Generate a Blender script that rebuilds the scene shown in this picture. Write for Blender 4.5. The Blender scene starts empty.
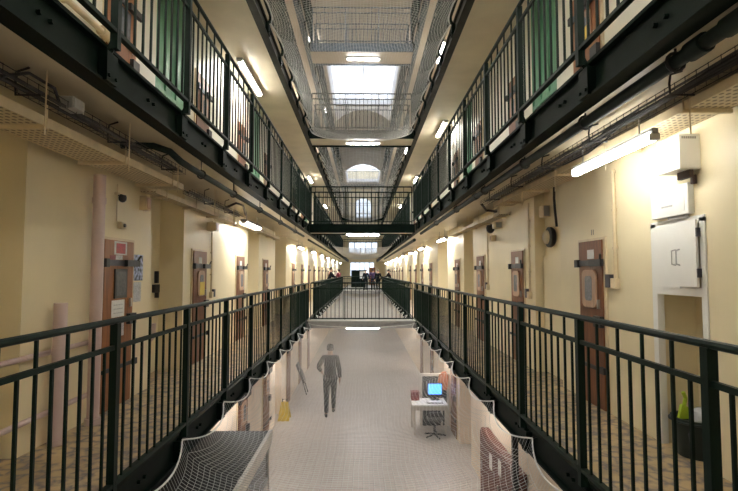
import bpy, math, random
import numpy as np
from math import pi, sin, cos, radians
random.seed(7)
scene = bpy.context.scene
COL = scene.collection

# ------------------------------------------------------------------ materials
def new_mat(name):
    m = bpy.data.materials.new(name); m.use_nodes = True
    nt = m.node_tree; nt.nodes.clear()
    out = nt.nodes.new('ShaderNodeOutputMaterial')
    return m, nt, out
def paint(name, col, rough=0.5, var=0.12, scale=6.0, metal=0.0, bump=0.0, spec=0.5, stretch=None, detail=4.0):
    m, nt, out = new_mat(name)
    b = nt.nodes.new('ShaderNodeBsdfPrincipled')
    b.inputs['Roughness'].default_value = rough
    b.inputs['Metallic'].default_value = metal
    b.inputs['Specular IOR Level'].default_value = spec
    tc = nt.nodes.new('ShaderNodeTexCoord')
    mp = nt.nodes.new('ShaderNodeMapping')
    if stretch: mp.inputs['Scale'].default_value = stretch
    nz = nt.nodes.new('ShaderNodeTexNoise')
    nz.inputs['Scale'].default_value = scale; nz.inputs['Detail'].default_value = detail
    rp = nt.nodes.new('ShaderNodeValToRGB')
    rp.color_ramp.elements[0].position = 0.3; rp.color_ramp.elements[1].position = 0.7
    lo = [max(0, c*(1-var)) for c in col]; hi = [min(1, c*(1+var)) for c in col]
    rp.color_ramp.elements[0].color = (*lo, 1); rp.color_ramp.elements[1].color = (*hi, 1)
    nt.links.new(tc.outputs['Object'], mp.inputs[0]); nt.links.new(mp.outputs[0], nz.inputs[0])
    nt.links.new(nz.outputs[0], rp.inputs[0]); nt.links.new(rp.outputs[0], b.inputs['Base Color'])
    if bump:
        bp = nt.nodes.new('ShaderNodeBump'); bp.inputs['Strength'].default_value = bump; bp.inputs['Distance'].default_value = 0.01
        nt.links.new(nz.outputs[0], bp.inputs['Height']); nt.links.new(bp.outputs[0], b.inputs['Normal'])
    nt.links.new(b.outputs[0], out.inputs[0])
    return m
def emit(name, col, s):
    m, nt, out = new_mat(name)
    e = nt.nodes.new('ShaderNodeEmission'); e.inputs[0].default_value = (*col, 1); e.inputs[1].default_value = s
    nt.links.new(e.outputs[0], out.inputs[0]); return m
def pane_mat(name, col, gloss=0.08):
    m, nt, out = new_mat(name)
    t = nt.nodes.new('ShaderNodeBsdfTransparent'); t.inputs[0].default_value = (*col, 1)
    g = nt.nodes.new('ShaderNodeBsdfGlossy'); g.inputs['Roughness'].default_value = 0.05
    x = nt.nodes.new('ShaderNodeMixShader'); x.inputs[0].default_value = gloss
    nt.links.new(t.outputs[0], x.inputs[1]); nt.links.new(g.outputs[0], x.inputs[2]); nt.links.new(x.outputs[0], out.inputs[0])
    return m
def terrazzo(name):
    m, nt, out = new_mat(name)
    b = nt.nodes.new('ShaderNodeBsdfPrincipled'); b.inputs['Roughness'].default_value = 0.42
    tc = nt.nodes.new('ShaderNodeTexCoord')
    v = nt.nodes.new('ShaderNodeTexVoronoi'); v.feature = 'DISTANCE_TO_EDGE'; v.inputs['Scale'].default_value = 8
    nz0 = nt.nodes.new('ShaderNodeTexNoise'); nz0.inputs['Scale'].default_value = 9
    mixv = nt.nodes.new('ShaderNodeMix'); mixv.data_type = 'VECTOR'; mixv.inputs[0].default_value = 0.12
    nt.links.new(tc.outputs['Object'], nz0.inputs[0])
    nt.links.new(tc.outputs['Object'], mixv.inputs[4]); nt.links.new(nz0.outputs['Color'], mixv.inputs[5]); nt.links.new(mixv.outputs[1], v.inputs[0])
    r1 = nt.nodes.new('ShaderNodeValToRGB'); r1.color_ramp.elements[0].position = 0.0; r1.color_ramp.elements[1].position = 0.26
    r1.color_ramp.elements[0].color = (1, 1, 1, 1); r1.color_ramp.elements[1].color = (0, 0, 0, 1)
    nz = nt.nodes.new('ShaderNodeTexNoise'); nz.inputs['Scale'].default_value = 7; nz.inputs['Detail'].default_value = 5
    r2 = nt.nodes.new('ShaderNodeValToRGB'); r2.color_ramp.elements[0].position = 0.40; r2.color_ramp.elements[1].position = 0.54
    mu = nt.nodes.new('ShaderNodeMath'); mu.operation = 'MULTIPLY'
    nz3 = nt.nodes.new('ShaderNodeTexNoise'); nz3.inputs['Scale'].default_value = 2.2; nz3.inputs['Detail'].default_value = 3
    r3 = nt.nodes.new('ShaderNodeValToRGB'); r3.color_ramp.elements[0].position = .35; r3.color_ramp.elements[1].position = .65
    r3.color_ramp.elements[0].color = (.40, .29, .155, 1); r3.color_ramp.elements[1].color = (.55, .415, .235, 1)
    mx = nt.nodes.new('ShaderNodeMix'); mx.data_type = 'RGBA'; mx.inputs[7].default_value = (.13, .12, .14, 1)
    for n in (nz, nz3): nt.links.new(tc.outputs['Object'], n.inputs[0])
    nt.links.new(v.outputs['Distance'], r1.inputs[0]); nt.links.new(nz.outputs[0], r2.inputs[0]); nt.links.new(nz3.outputs[0], r3.inputs[0])
    nt.links.new(r1.outputs[0], mu.inputs[0]); nt.links.new(r2.outputs[0], mu.inputs[1]); nt.links.new(mu.outputs[0], mx.inputs[0])
    nt.links.new(r3.outputs[0], mx.inputs[6]); nt.links.new(mx.outputs[2], b.inputs['Base Color'])
    nt.links.new(b.outputs[0], out.inputs[0]); return m
def tile_floor(name):
    m, nt, out = new_mat(name)
    b = nt.nodes.new('ShaderNodeBsdfPrincipled'); b.inputs['Roughness'].default_value = 0.45
    tc = nt.nodes.new('ShaderNodeTexCoord')
    br = nt.nodes.new('ShaderNodeTexBrick'); br.offset = 0.0
    br.inputs['Scale'].default_value = 1.0; br.inputs['Brick Width'].default_value = .2; br.inputs['Row Height'].default_value = .2
    br.inputs['Mortar Size'].default_value = .006
    br.inputs['Color1'].default_value = (.46, .415, .39, 1); br.inputs['Color2'].default_value = (.42, .38, .355, 1); br.inputs['Mortar'].default_value = (.36, .32, .30, 1)
    nt.links.new(tc.outputs['Object'], br.inputs[0]); nt.links.new(br.outputs[0], b.inputs['Base Color']); nt.links.new(b.outputs[0], out.inputs[0])
    return m
def perforated(name, col):
    m, nt, out = new_mat(name)
    b = nt.nodes.new('ShaderNodeBsdfPrincipled'); b.inputs['Roughness'].default_value = .5
    tc = nt.nodes.new('ShaderNodeTexCoord'); mp = nt.nodes.new('ShaderNodeMapping'); mp.inputs['Scale'].default_value = (22, 16, 1)
    v = nt.nodes.new('ShaderNodeTexVoronoi'); v.inputs['Scale'].default_value = 1.0; v.inputs['Randomness'].default_value = 0.0
    r = nt.nodes.new('ShaderNodeValToRGB'); r.color_ramp.elements[0].position = .26; r.color_ramp.elements[1].position = .32
    r.color_ramp.elements[0].color = (.17, .13, .085, 1); r.color_ramp.elements[1].color = (*col, 1)
    nt.links.new(tc.outputs['Object'], mp.inputs[0]); nt.links.new(mp.outputs[0], v.inputs[0]); nt.links.new(v.outputs['Distance'], r.inputs[0])
    nt.links.new(r.outputs[0], b.inputs['Base Color']); nt.links.new(b.outputs[0], out.inputs[0]); return m

M = dict(
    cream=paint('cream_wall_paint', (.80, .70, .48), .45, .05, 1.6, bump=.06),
    pale=paint('pale_cream_paint', (.78, .76, .66), .5, .05, 1.6),
    ground_wall=paint('ground_wall_paint', (.72, .61, .50), .5, .06, 1.6),
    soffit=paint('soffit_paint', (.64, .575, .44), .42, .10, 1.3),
    upper=paint('upper_beige_paint', (.64, .56, .46), .6, .08, 1.2),
    vault=paint('vault_plaster', (.56, .52, .46), .8, .08, 1.2),
    whitewall=paint('white_plaster', (.8, .8, .8), .8, .04, 2),
    green=paint('dark_green_gloss', (.0042, .0135, .0095), .5, .2, 8, spec=.14),
    girder=paint('girder_green', (.0032, .0085, .0062), .55, .3, 5, spec=.08),
    girdergrey=paint('grey_girder_paint', (.022, .024, .020), .55, .25, 5, spec=.15),
    greendoor=paint('mid_green_paint', (.09, .28, .16), .45, .2, 4, stretch=(1, 3, .4)),
    bluegrey=paint('blue_grey_paint', (.085, .12, .15), .5, .15, 5),
    pipegreen=paint('pipe_green', (.012, .022, .019), .55, .25, 9, spec=.18),
    black=paint('black_plastic', (.012, .012, .013), .4, .2, 10),
    iron=paint('dark_iron', (.014, .014, .016), .5, .3, 14),
    steel=paint('worn_steel', (.07, .07, .085), .5, .25, 18, metal=.3),
    chrome=paint('brushed_metal', (.5, .5, .5), .3, .1, 12, metal=.9),
    wood=paint('brown_varnished_wood', (.17, .062, .024), .45, .35, 5, spec=.3, stretch=(9, 9, .7), detail=6),
    orangewood=paint('orange_varnished_wood', (.27, .10, .032), .45, .3, 5, spec=.3, stretch=(9, 9, .7), detail=6),
    palewood=paint('pale_wood', (.44, .28, .19), .5, .2, 6, stretch=(8, 8, .8)),
    pinkpipe=paint('mauve_pipe_paint', (.58, .45, .44), .4, .08, 4),
    creamsteel=paint('cream_steel', (.66, .55, .37), .45, .12, 6),
    perf=perforated('perforated_cream_steel', (.60, .50, .33)),
    white=paint('white_enamel', (.82, .82, .80), .4, .04, 3),
    paper=paint('paper', (.75, .75, .74), .8, .06, 30),
    inkpaper=paint('printed_paper', (.55, .55, .56), .8, .3, 60),
    bluepaper=paint('blue_printed_paper', (.36, .40, .56), .8, .7, 26, detail=0),
    yellowpaper=paint('yellow_paper', (.75, .58, .12), .8, .08, 20),
    red=paint('red_sticker', (.32, .015, .02), .5, .4, 30),
    glassdark=paint('dark_glass', (.03, .035, .045), .12, .15, 20),
    glassgrey=paint('grey_glass', (.12, .13, .15), .2, .2, 30, spec=.3),
    glasspale=paint('pale_glass', (.24, .25, .28), .2, .25, 30, spec=.3),
    grey=paint('grey_plastic', (.35, .35, .35), .5, .1, 8),
    netc=paint('net_cord', (.50, .51, .51), .7, .1, 40),
    rope=paint('white_rope', (.70, .70, .68), .7, .1, 40),
    terrazzo=terrazzo('terrazzo'), tiles=tile_floor('tile_floor'),
    edge=paint('brown_floor_edge', (.05, .024, .018), .6, .2, 8),
    bin=paint('dark_bin', (.010, .020, .018), .45, .2, 6),
    limeplastic=paint('lime_plastic', (.45, .62, .04), .4, .1, 10),
    bag=paint('grey_bag', (.45, .46, .47), .45, .1, 20),
    yellow=paint('yellow_plastic', (.58, .41, .03), .4, .1, 8),
    roofing=paint('dark_roofing', (.016, .016, .02), .7, .25, 8, spec=.2),
    redbrown=paint('red_brown_paint', (.105, .03, .022), .5, .2, 4),
    desk=paint('pale_desk', (.62, .58, .53), .45, .05, 4),
    burgundy=paint('burgundy', (.25, .05, .05), .6, .15, 8),
    orange=paint('orange_cloth', (.55, .16, .05), .8, .15, 10),
    skin=paint('skin', (.45, .26, .18), .5, .08, 20),
    hair=paint('dark_hair', (.02, .016, .013), .6, .2, 40),
    jacket=paint('charcoal_jacket', (.010, .011, .014), .9, .2, 14, spec=.1),
    trousers=paint('dark_trousers', (.009, .010, .013), .9, .2, 14, spec=.1),
    purple=paint('purple_top', (.035, .016, .055), .8, .15, 14),
    maroon=paint('maroon_top', (.20, .03, .05), .8, .15, 14),
    shoe=paint('black_leather', (.012, .012, .012), .4, .1, 20),
    screen=emit('screen_glow', (.05, .22, .95), 1.6),
    lampwarm=emit('lamp_warm', (1.0, .97, .88), 35.0), lampground=emit('lamp_ground', (1.0, .95, .88), 17.0), lampnear=emit('lamp_near', (1.0, .97, .88), 9.5),
    lampcool=emit('lamp_cool', (.95, .97, 1.0), 24.0),
    skyglass=pane_mat('skylight_glass', (.86, .89, .93), .06),
    winglass=pane_mat('window_glass', (.90, .95, 1.0), .06),
)
# ------------------------------------------------------------------ mesh helpers
class MB:
    def __init__(s): s.v = []; s.f = []
    def add(s, vs, fs):
        o = len(s.v); s.v += [tuple(p) for p in vs]; s.f += [tuple(i+o for i in f) for f in fs]; return s
    def box(s, x0, x1, y0, y1, z0, z1):
        if x0 > x1: x0, x1 = x1, x0
        if y0 > y1: y0, y1 = y1, y0
        if z0 > z1: z0, z1 = z1, z0
        return s.add([(x0,y0,z0),(x1,y0,z0),(x1,y1,z0),(x0,y1,z0),(x0,y0,z1),(x1,y0,z1),(x1,y1,z1),(x0,y1,z1)],
                     [(0,3,2,1),(4,5,6,7),(0,1,5,4),(1,2,6,5),(2,3,7,6),(3,0,4,7)])
    def tube(s, pts, r, n=8, cap=True):
        P = [np.array(p, float) for p in pts]; rs = r if isinstance(r, (list, tuple)) else [r]*len(P)
        vs = []; fs = []; up = None
        for i, p in enumerate(P):
            if i == 0: d = P[1]-P[0]
            elif i == len(P)-1: d = P[-1]-P[-2]
            else:
                a = P[i]-P[i-1]; b = P[i+1]-P[i]; d = a/np.linalg.norm(a)+b/np.linalg.norm(b)
            d = d/(np.linalg.norm(d)+1e-9)
            if up is None:
                up = np.array([0,0,1.]) if abs(d[2]) < .9 else np.array([1.,0,0])
            u = up - d*np.dot(up, d); u /= np.linalg.norm(u)+1e-9; w = np.cross(d, u); up = u
            for k in range(n):
                a = 2*pi*k/n; vs.append(p+rs[i]*(cos(a)*u+sin(a)*w))
        for i in range(len(P)-1):
            for k in range(n):
                k2 = (k+1) % n; fs.append((i*n+k, i*n+k2, (i+1)*n+k2, (i+1)*n+k))
        if cap: fs.append(tuple(range(n-1,-1,-1))); fs.append(tuple((len(P)-1)*n+k for k in range(n)))
        return s.add(vs, fs)
    def lathe(s, prof, c=(0,0,0), n=20, axis='z'):
        vs = []; fs = []
        for r, h in prof:
            for k in range(n):
                a = 2*pi*k/n
                q = (r*cos(a), r*sin(a), h)
                if axis == 'x': q = (h, r*cos(a), r*sin(a))
                if axis == 'y': q = (r*sin(a), h, r*cos(a))
                vs.append((c[0]+q[0], c[1]+q[1], c[2]+q[2]))
        for i in range(len(prof)-1):
            for k in range(n):
                k2 = (k+1) % n; fs.append((i*n+k, i*n+k2, (i+1)*n+k2, (i+1)*n+k))
        fs.append(tuple(range(n-1,-1,-1))); fs.append(tuple((len(prof)-1)*n+k for k in range(n)))
        return s.add(vs, fs)
    def prism(s, poly, a, b, axis='y'):
        n = len(poly)
        def P(u, v, w):
            return {'y': (u, w, v), 'x': (w, u, v), 'z': (u, v, w)}[axis]
        vs = [P(u, v, a) for u, v in poly]+[P(u, v, b) for u, v in poly]
        fs = [tuple(range(n-1,-1,-1)), tuple(range(n, 2*n))]+[(i, (i+1) % n, n+(i+1) % n, n+i) for i in range(n)]
        return s.add(vs, fs)
    def build(s, name, mat, parent=None, smooth=False, bevel=0, label=None, kind=None, local=False):
        me = bpy.data.meshes.new(name)
        off = (0,0,0) if (local or parent is None) else wloc(parent)
        me.from_pydata([(x-off[0], y-off[1], z-off[2]) for x, y, z in s.v], [], s.f)
        me.materials.append(M[mat] if isinstance(mat, str) else mat)
        if smooth:
            for p in me.polygons: p.use_smooth = True
            try: me.set_sharp_from_angle(angle=radians(38))
            except Exception: pass
        o = bpy.data.objects.new(name, me); COL.objects.link(o)
        if parent is not None: o.parent = parent
        if bevel:
            b = o.modifiers.new('bevel', 'BEVEL'); b.width = bevel; b.segments = 2; b.limit_method = 'ANGLE'
        if label: o['label'] = label
        if kind: o['kind'] = kind
        return o
def wloc(o):
    x, y, z = 0, 0, 0
    while o is not None:
        x += o.location.x; y += o.location.y; z += o.location.z; o = o.parent
    return (x, y, z)
def tag(o, label, cat=None, group=None, kind=None):
    o['label'] = label
    if cat: o['category'] = cat
    if group: o['group'] = group
    if kind: o['kind'] = kind
    return o
def thing(name, label, cat, loc=(0,0,0), group=None, rz=0, kind=None):
    o = bpy.data.objects.new(name, None); COL.objects.link(o); o.location = loc; o.rotation_euler.z = rz
    o.empty_display_size = .05
    return tag(o, label, cat, group, kind)
def struct(o, label=None):
    o['kind'] = 'structure'
    if label: o['label'] = label
    return o
def share(name, mesh, parent, loc):
    o = bpy.data.objects.new(name, mesh); COL.objects.link(o); o.parent = parent; o.location = loc; return o
def bx(*a): return MB().box(*a)
ORD = ['first','second','third','fourth','fifth','sixth','seventh','eighth','ninth','tenth','eleventh','twelfth','thirteenth','fourteenth',
       'fifteenth','sixteenth','seventeenth','eighteenth','nineteenth','twentieth']

# ------------------------------------------------------------------ key dimensions (metres)
WL, WR = -2.80, 2.64           # gallery walls
RL, RR = -1.66, 1.57           # railings
EL, ER = -1.73, 1.64           # inner edges of the gallery floors
GZ = -2.5                      # ground floor
Z2, Z3, Z4 = 3.01, 5.99, 8.80  # upper gallery floors
Y0, YE = -7.0, 60.0
B1, B2 = 15.3, 16.4            # first bridge
C1, C2 = 40.0, 41.2            # second bridge
SIDE = {-1: dict(w=WL, r=RL, e=EL, n='left', v='above the pink pipes'), 1: dict(w=WR, r=RR, e=ER, n='right', v='above the white cupboard')}

# ------------------------------------------------------------------ shell
def wall_strip(name, s, xw, z0, z1, recs, mat, label=None, y0=Y0, y1=YE, thick=.5):
    """wall with alcoves: recs = (ya, yb, depth)"""
    pts = [(xw, y0)]
    for a, b, d in sorted(recs):
        pts += [(xw, a), (xw+s*d, a), (xw+s*d, b), (xw, b)]
    pts.append((xw, y1))
    m = MB(); vs = []; fs = []
    for x, y in pts: vs += [(x, y, z0), (x, y, z1)]
    for i in range(len(pts)-1): fs.append((2*i, 2*i+2, 2*i+3, 2*i+1))
    n = len(vs); xb = xw+s*1.4
    vs += [(xb, y0, z0), (xb, y0, z1), (xb, y1, z0), (xb, y1, z1)]
    fs += [(n, n+1, n+3, n+2), (0, 1, n+1, n), (n-2, n-1, n+3, n+2)]
    m.add(vs, fs)
    return struct(m.build(name, mat), label)
recL = [(2.95, 4.09, .32), (6.53, 7.70, .37), (12.0, 13.25, .37), (15.7, 17.9, .9), (23.6, 24.6, .37), (29.4, 30.4, .37)]
recR = [(6.54, 7.52, .16), (11.75, 12.85, .37), (15.3, 17.3, .9), (23.0, 24.0, .37), (28.5, 29.5, .37)]
wall_strip('wall_left', -1, WL, 0, 2.79, recL, 'cream', 'cream painted gallery wall pierced by cell doors and alcoves')
# right wall has a real cupboard niche below the white doors
wall_strip('wall_right', 1, WR, 0, 2.79, recR+[(3.80, 4.40, .34)], 'cream', 'cream painted gallery wall with the white cupboard')
rec2L = [(a, b, d) for a, b, d in recL if d < .5 and a > 5]; rec2R = [(a, b, d) for a, b, d in recR if d < .5]
wall_strip('wall_left_upper', -1, WL, Z2, Z3-.2, rec2L, 'pale')
wall_strip('wall_right_upper', 1, WR, Z2, Z3-.2, rec2R, 'pale')
for s in (-1, 1):
    q = SIDE[s]
    wall_strip('wall_%s_third' % q['n'], s, q['w'], Z3, Z4-.2, [], 'upper')
    wall_strip('wall_%s_top' % q['n'], s, q['w'], Z4, 12.0, [], 'upper')
GWL, GWR = -2.32, 2.27
wall_strip('wall_left_ground', -1, GWL, GZ, -.3, [(13.2, 14.2, .3)], 'ground_wall')
wall_strip('wall_right_ground', 1, GWR, GZ, -.3, [(10.5, 11.7, .3), (13.9, 14.9, .3)], 'ground_wall')
struct(bx(-4.2, 4.2, Y0, YE, GZ-.2, GZ).build('floor', 'tiles'), 'pale tiled ground floor of the cell hall')
struct(bx(-4.2, 4.2, Y0-.3, Y0, GZ, 13.6).build('wall_near', 'cream'))
# gallery floors, ceilings, girders
def gallery_level(z, floor_mat, beam_mat, ceil_mat, th=.22):
    for s in (-1, 1):
        q = SIDE[s]; e, w = q['e'], q['w']; wo = w+s*(.95 if z == 0 else .4)
        struct(bx(e+s*.06, wo, Y0, YE, z-.03, z).build('gallery_floor', floor_mat))
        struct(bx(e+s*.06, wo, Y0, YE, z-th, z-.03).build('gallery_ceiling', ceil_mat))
        # nosing strip
        struct(bx(e+s*.02, e+s*.06, Y0, YE, z-.05, z+.015).build('gallery_floor_edge', 'edge' if z == 0 else beam_mat))
        # I-girder: web with flanges
        m = MB().box(e+s*.012, e+s*.06, Y0, YE, z-.235, z+.0)
        m.box(e-s*.03, e+s*.10, Y0, YE, z-.255, z-.235); m.box(e-s*.03, e+s*.06, Y0, YE, z-.02, z+.005)
        if z in (0, Z2):
            for k in range(14):
                for dy in (-.05, .05):
                    y = .67+1.34*k+.62+dy; m.tube([(e+s*.014, y, z-.12), (e-s*.012, y, z-.12)], .016, 6)
        b = struct(m.build('gallery_beam', beam_mat))
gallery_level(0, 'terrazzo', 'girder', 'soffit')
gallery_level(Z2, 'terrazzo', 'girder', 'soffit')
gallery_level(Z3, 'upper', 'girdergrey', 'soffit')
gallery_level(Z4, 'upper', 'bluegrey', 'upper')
# bridges
for z, bm, cm in ((0, 'girder', 'soffit'), (Z2, 'girder', 'soffit'), (Z3, 'girder', 'soffit'), (Z4, 'bluegrey', 'upper')):
    for a, b in ((B1, B2), (C1, C2)):
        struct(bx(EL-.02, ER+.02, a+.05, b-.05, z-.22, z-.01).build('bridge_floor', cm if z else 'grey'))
        struct(bx(EL+.02, ER-.02, a, a+.05, z-.27 if z else z-.07, z+.0).build('bridge_beam', bm if z else 'grey'))
        struct(bx(EL+.02, ER-.02, b-.05, b, z-.27, z+.0).build('bridge_beam', bm))
        if z == 0: struct(bx(EL+.02, ER-.02, a-.02, a+.06, z+.0, z+.045).build('bridge_edge', 'white'))
# bolts on girder faces are parts of the girder look
# ------------------------------------------------------------------ roof
def arc(n=20, hw=1.75, zs=11.3, za=12.05):
    h = za-zs; R = (hw*hw+h*h)/(2*h); zc = za-R; a0 = math.asin(hw/R)
    return [(R*sin(-a0+2*a0*i/n), zc+R*cos(-a0+2*a0*i/n)) for i in range(n+1)]
A = arc()
SK = [(4.0, 15.0), (22.6, 31.5), (47.6, 58.6)]  # nearest opening is unseen, added for daylight over the near part of the hall
segs = [(Y0, SK[0][0]), (SK[0][1], SK[1][0]), (SK[1][1], SK[2][0]), (SK[2][1], YE)]
for a, b in segs:
    poly = A+[(1.75, 12.4), (-1.75, 12.4)]
    struct(MB().prism(poly, a, b).build('ceiling', 'vault', smooth=False), 'barrel vaulted plaster ceiling')
for s in (-1, 1):
    x0, x1 = s*1.75, s*3.2
    struct(bx(x0, x1, Y0, YE, 11.3, 11.6).build('ceiling_edge', 'vault'))
for k, (a, b) in enumerate(SK):
    m = MB()
    for s in (-1, 1): m.box(s*1.75, s*1.85, a, b, 11.5, 12.7)
    for y in (a-.1, b): m.prism([(-1.85, 12.3), (1.85, 12.3), (1.85, 12.75), (-1.85, 12.75)], y, y+.1)
    struct(m.build('skylight_wall', 'whitewall'))
    w = struct(MB().add([(-1.85, a, 12.7), (0, a, 13.3), (0, b, 13.3), (-1.85, b, 12.7), (1.85, a, 12.7), (1.85, b, 12.7)],
               [(0, 1, 2, 3), (1, 4, 5, 2), (0, 4, 1), (3, 2, 5)]).build('window_%d' % (k+1), 'skyglass'), 'glazed pitched skylight over the hall, nearest of the row added')
    bars = MB()
    n = int((b-a)/1.5)
    for i in range(n+1):
        y = a+(b-a)*i/n
        bars.tube([(-1.83, y, 12.69), (0, y, 13.28), (1.83, y, 12.69)], .012, 4)
    bars.tube([(0, a, 13.28), (0, b, 13.28)], .03, 6)
    bars.build('window_frame', 'white', w)
    tr = MB()
    for y in (a+1.2,):
        tr.tube([(-1.75, y, 12.0), (-.6, y, 12.75), (0, y, 13.1), (.6, y, 12.75), (1.75, y, 12.0)], .035, 6)
    tr.build('window_truss', 'white', w)
    pl = bpy.data.lights.new('skylight_portal', 'AREA'); pl.shape = 'RECTANGLE'; pl.size = 3.6; pl.size_y = b-a; pl.cycles.is_portal = True
    po = bpy.data.objects.new('skylight_portal', pl); COL.objects.link(po); po.location = (0, (a+b)/2, 13.32)
# far end wall with tall windows
ew = MB()
wins = [(-1.55, 1.35, 1.0, 2.75), (-1.75, 1.75, 3.7, 5.2), (-1.0, 1.0, 7.6, 10.6)]
zc = GZ
for (xa, xb, za, zb) in wins:
    ew.box(-4.2, 4.2, YE, YE+.3, zc, za); ew.box(-4.2, xa, YE, YE+.3, za, zb); ew.box(xb, 4.2, YE, YE+.3, za, zb); zc = zb
ew.box(-4.2, 4.2, YE, YE+.3, zc, 14)
for s in (-1, 1):   # arched head of the tallest window
    pts = [(s*1.0, 10.6)]+[(s*cos(radians(t)), 9.75+.85*sin(radians(t))) for t in range(0, 91, 10)]
    ew.prism(pts if s > 0 else pts[::-1], YE, YE+.3)
struct(ew.build('wall_end', 'cream'), 'end wall of the hall with tall barred windows')
for k, (xa, xb, za, zb) in enumerate(wins):
    w = struct(bx(xa, xb, YE+.12, YE+.14, za, zb).build('window_%d' % (k+4), 'winglass'), 'tall pale window in the end wall')
    fr = MB(); n = 5 if k < 2 else 4
    for i in range(n+1):
        x = xa+(xb-xa)*i/n; fr.box(x-.045, x+.045, YE+.05, YE+.15, za, zb)
    for z in ([za, zb] if k < 2 else [za, 8.7, zb]): fr.box(xa, xb, YE+.05, YE+.15, z-.06, z+.06)
    fr.build('window_frame', 'bluegrey', w)

# ------------------------------------------------------------------ railings
def rail_meshes():
    d = {}
    d['tall'] = bx(-.0078, .0078, -.0078, .0078, .10, 1.155).build('baluster', 'green')
    d['short'] = bx(-.0078, .0078, -.0078, .0078, .10, .995).build('baluster', 'green')
    d['post'] = MB().box(-.025, .025, -.025, .025, -.02, 1.16).build('post', 'green')
    out = {k: o.data for k, o in d.items()}
    for o in d.values(): bpy.data.objects.remove(o)
    return out
RMESH = rail_meshes()
def bracket_mesh(s):
    m = MB()   # curved foot swinging back to the plate bolted on the girder face
    m.tube([(0, 0, .12), (0, 0, .05), (s*.018, 0, .01), (s*.042, 0, -.03), (s*.05, 0, -.08), (s*.05, 0, -.22)], .026, 8)
    m.box(s*.015, s*.075, -.07, .07, -.25, -.05)
    for dy in (-.045, .045): m.tube([(s*.03, dy, -.21), (s*.002, dy, -.21)], .014, 6)
    o = m.build('bracket', 'girder'); me = o.data; bpy.data.objects.remove(o); return me
BMESH_ = {-1: bracket_mesh(-1), 1: bracket_mesh(1)}
def rail_side(name, label, s, z, y0, y1, step_end, near_n=11, detail=True, sp=1.34, group=None):
    """railing parallel to the hall; posts at step_end - k*sp plus both ends"""
    x = SIDE[s]['r']
    t = thing(name, label, 'railing', (x, y0, z), group)
    m = MB().tube([(x, y0, z+1.175), (x, y1, z+1.175)], .021, 8); m.build('top_rail', 'green', t, smooth=True)
    bx(x-.012, x+.012, y0, y1, z+.985, z+1.015).build('middle_rail', 'green', t)
    bx(x-.022, x+.022, y0, y1, z+.085, z+.112).build('bottom_rail', 'green', t)
    posts = [step_end-k*sp for k in range(0, 60)]
    posts = sorted(p for p in posts if y0+.02 < p < y1+.01)
    ys = posts
    cnt = 0; rest = MB(); bal = []
    allp = ([posts[0]-sp]+posts+[posts[-1]+sp]) if posts else []
    for a in allp[:-1]:
        for i in range(1, 10):
            y = a+sp*i/10
            if y0+.03 < y < y1-.03: bal.append((y, i % 2 == 0))
    for y, tall in bal:
        if detail and cnt < 100:
            share('baluster', RMESH['tall' if tall else 'short'], t, (0, y-y0, 0)); cnt += 1
        else:
            rest.box(x-.009, x+.009, y-.009, y+.009, z+.10, z+(1.155 if tall else .995))
    if rest.v: rest.build('balusters_beyond' if cnt else 'baluster_run', 'green', t, kind='stuff')
    for y in posts:
        p = share('post', RMESH['post'], t, (0, y-y0, 0))
        share('bracket', BMESH_[s], p, (0, 0, 0))
    return t
rail_side('gallery_railing', 'dark green steel railing along the gallery with the pink pipes', -1, 0, .4, 15.3, 15.41)
rail_side('gallery_railing', 'dark green steel railing along the gallery with the white cupboard', 1, 0, .4, 15.3, 15.64)
rail_side('gallery_railing', 'upper green railing seen from below, over the pink pipes', -1, Z2, .9, 15.3, 15.3)
rail_side('gallery_railing', 'upper green railing seen from below, over the white cupboard', 1, Z2, .9, 15.3, 15.52)
for s in (-1, 1):
    n = 'left' if s < 0 else 'right'
    rail_side('gallery_railing', 'third-storey %s railing edge showing above the lower gallery soffit' % n, s, Z3, 4, 15.3, 15.3, detail=False)
    rail_side('gallery_railing', 'top-storey %s railing below the beige roof, before the skylight' % n, s, Z4, 6, 15.3, 15.3, detail=False)
    rail_side('gallery_railing', '%s railing at camera level continuing beyond the first bridge' % n, s, 0, B2, C1-.04, C1-.06, detail=False)
    rail_side('gallery_railing', '%s second-storey railing continuing beyond the first bridge' % n, s, Z2, B2, C1-.04, C1-.06, detail=False)
    rail_side('gallery_railing', '%s third-storey railing beyond the first bridge' % n, s, Z3, B2, C1-.04, C1-.06, detail=False)
    rail_side('gallery_railing', '%s top-storey railing beside the skylight' % n, s, Z4, B2, C1-.04, C1-.06, detail=False)
def rail_cross(label, y, z, mat='green', detail=True, posts=(-1.62, -.56, .5, 1.53), h=1.175):
    t = thing('bridge_railing', label, 'railing', (0, y, z))
    xa, xb = posts[0], posts[-1]
    MB().tube([(xa, y, z+h), (xb, y, z+h)], .022, 8).build('top_rail', mat, t, smooth=True)
    bx(xa, xb, y-.012, y+.012, z+.985, z+1.015).build('middle_rail', mat, t)
    bx(xa, xb, y-.02, y+.02, z+.06, z+.09).build('bottom_rail', mat, t)
    for x in posts: bx(x-.014, x+.014, y-.02, y+.02, z, z+h-.01).build('post', mat, t)
    n = int((xb-xa)/.125); rest = MB()
    for i in range(1, n):
        x = xa+(xb-xa)*i/n
        if min(abs(x-p) for p in posts) < .04: continue
        m = bx(x-.009, x+.009, y-.009, y+.009, z+.08, z+(1.16 if i % 2 else 1.0))
        m.build('baluster', mat, t)
    return t
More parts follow.
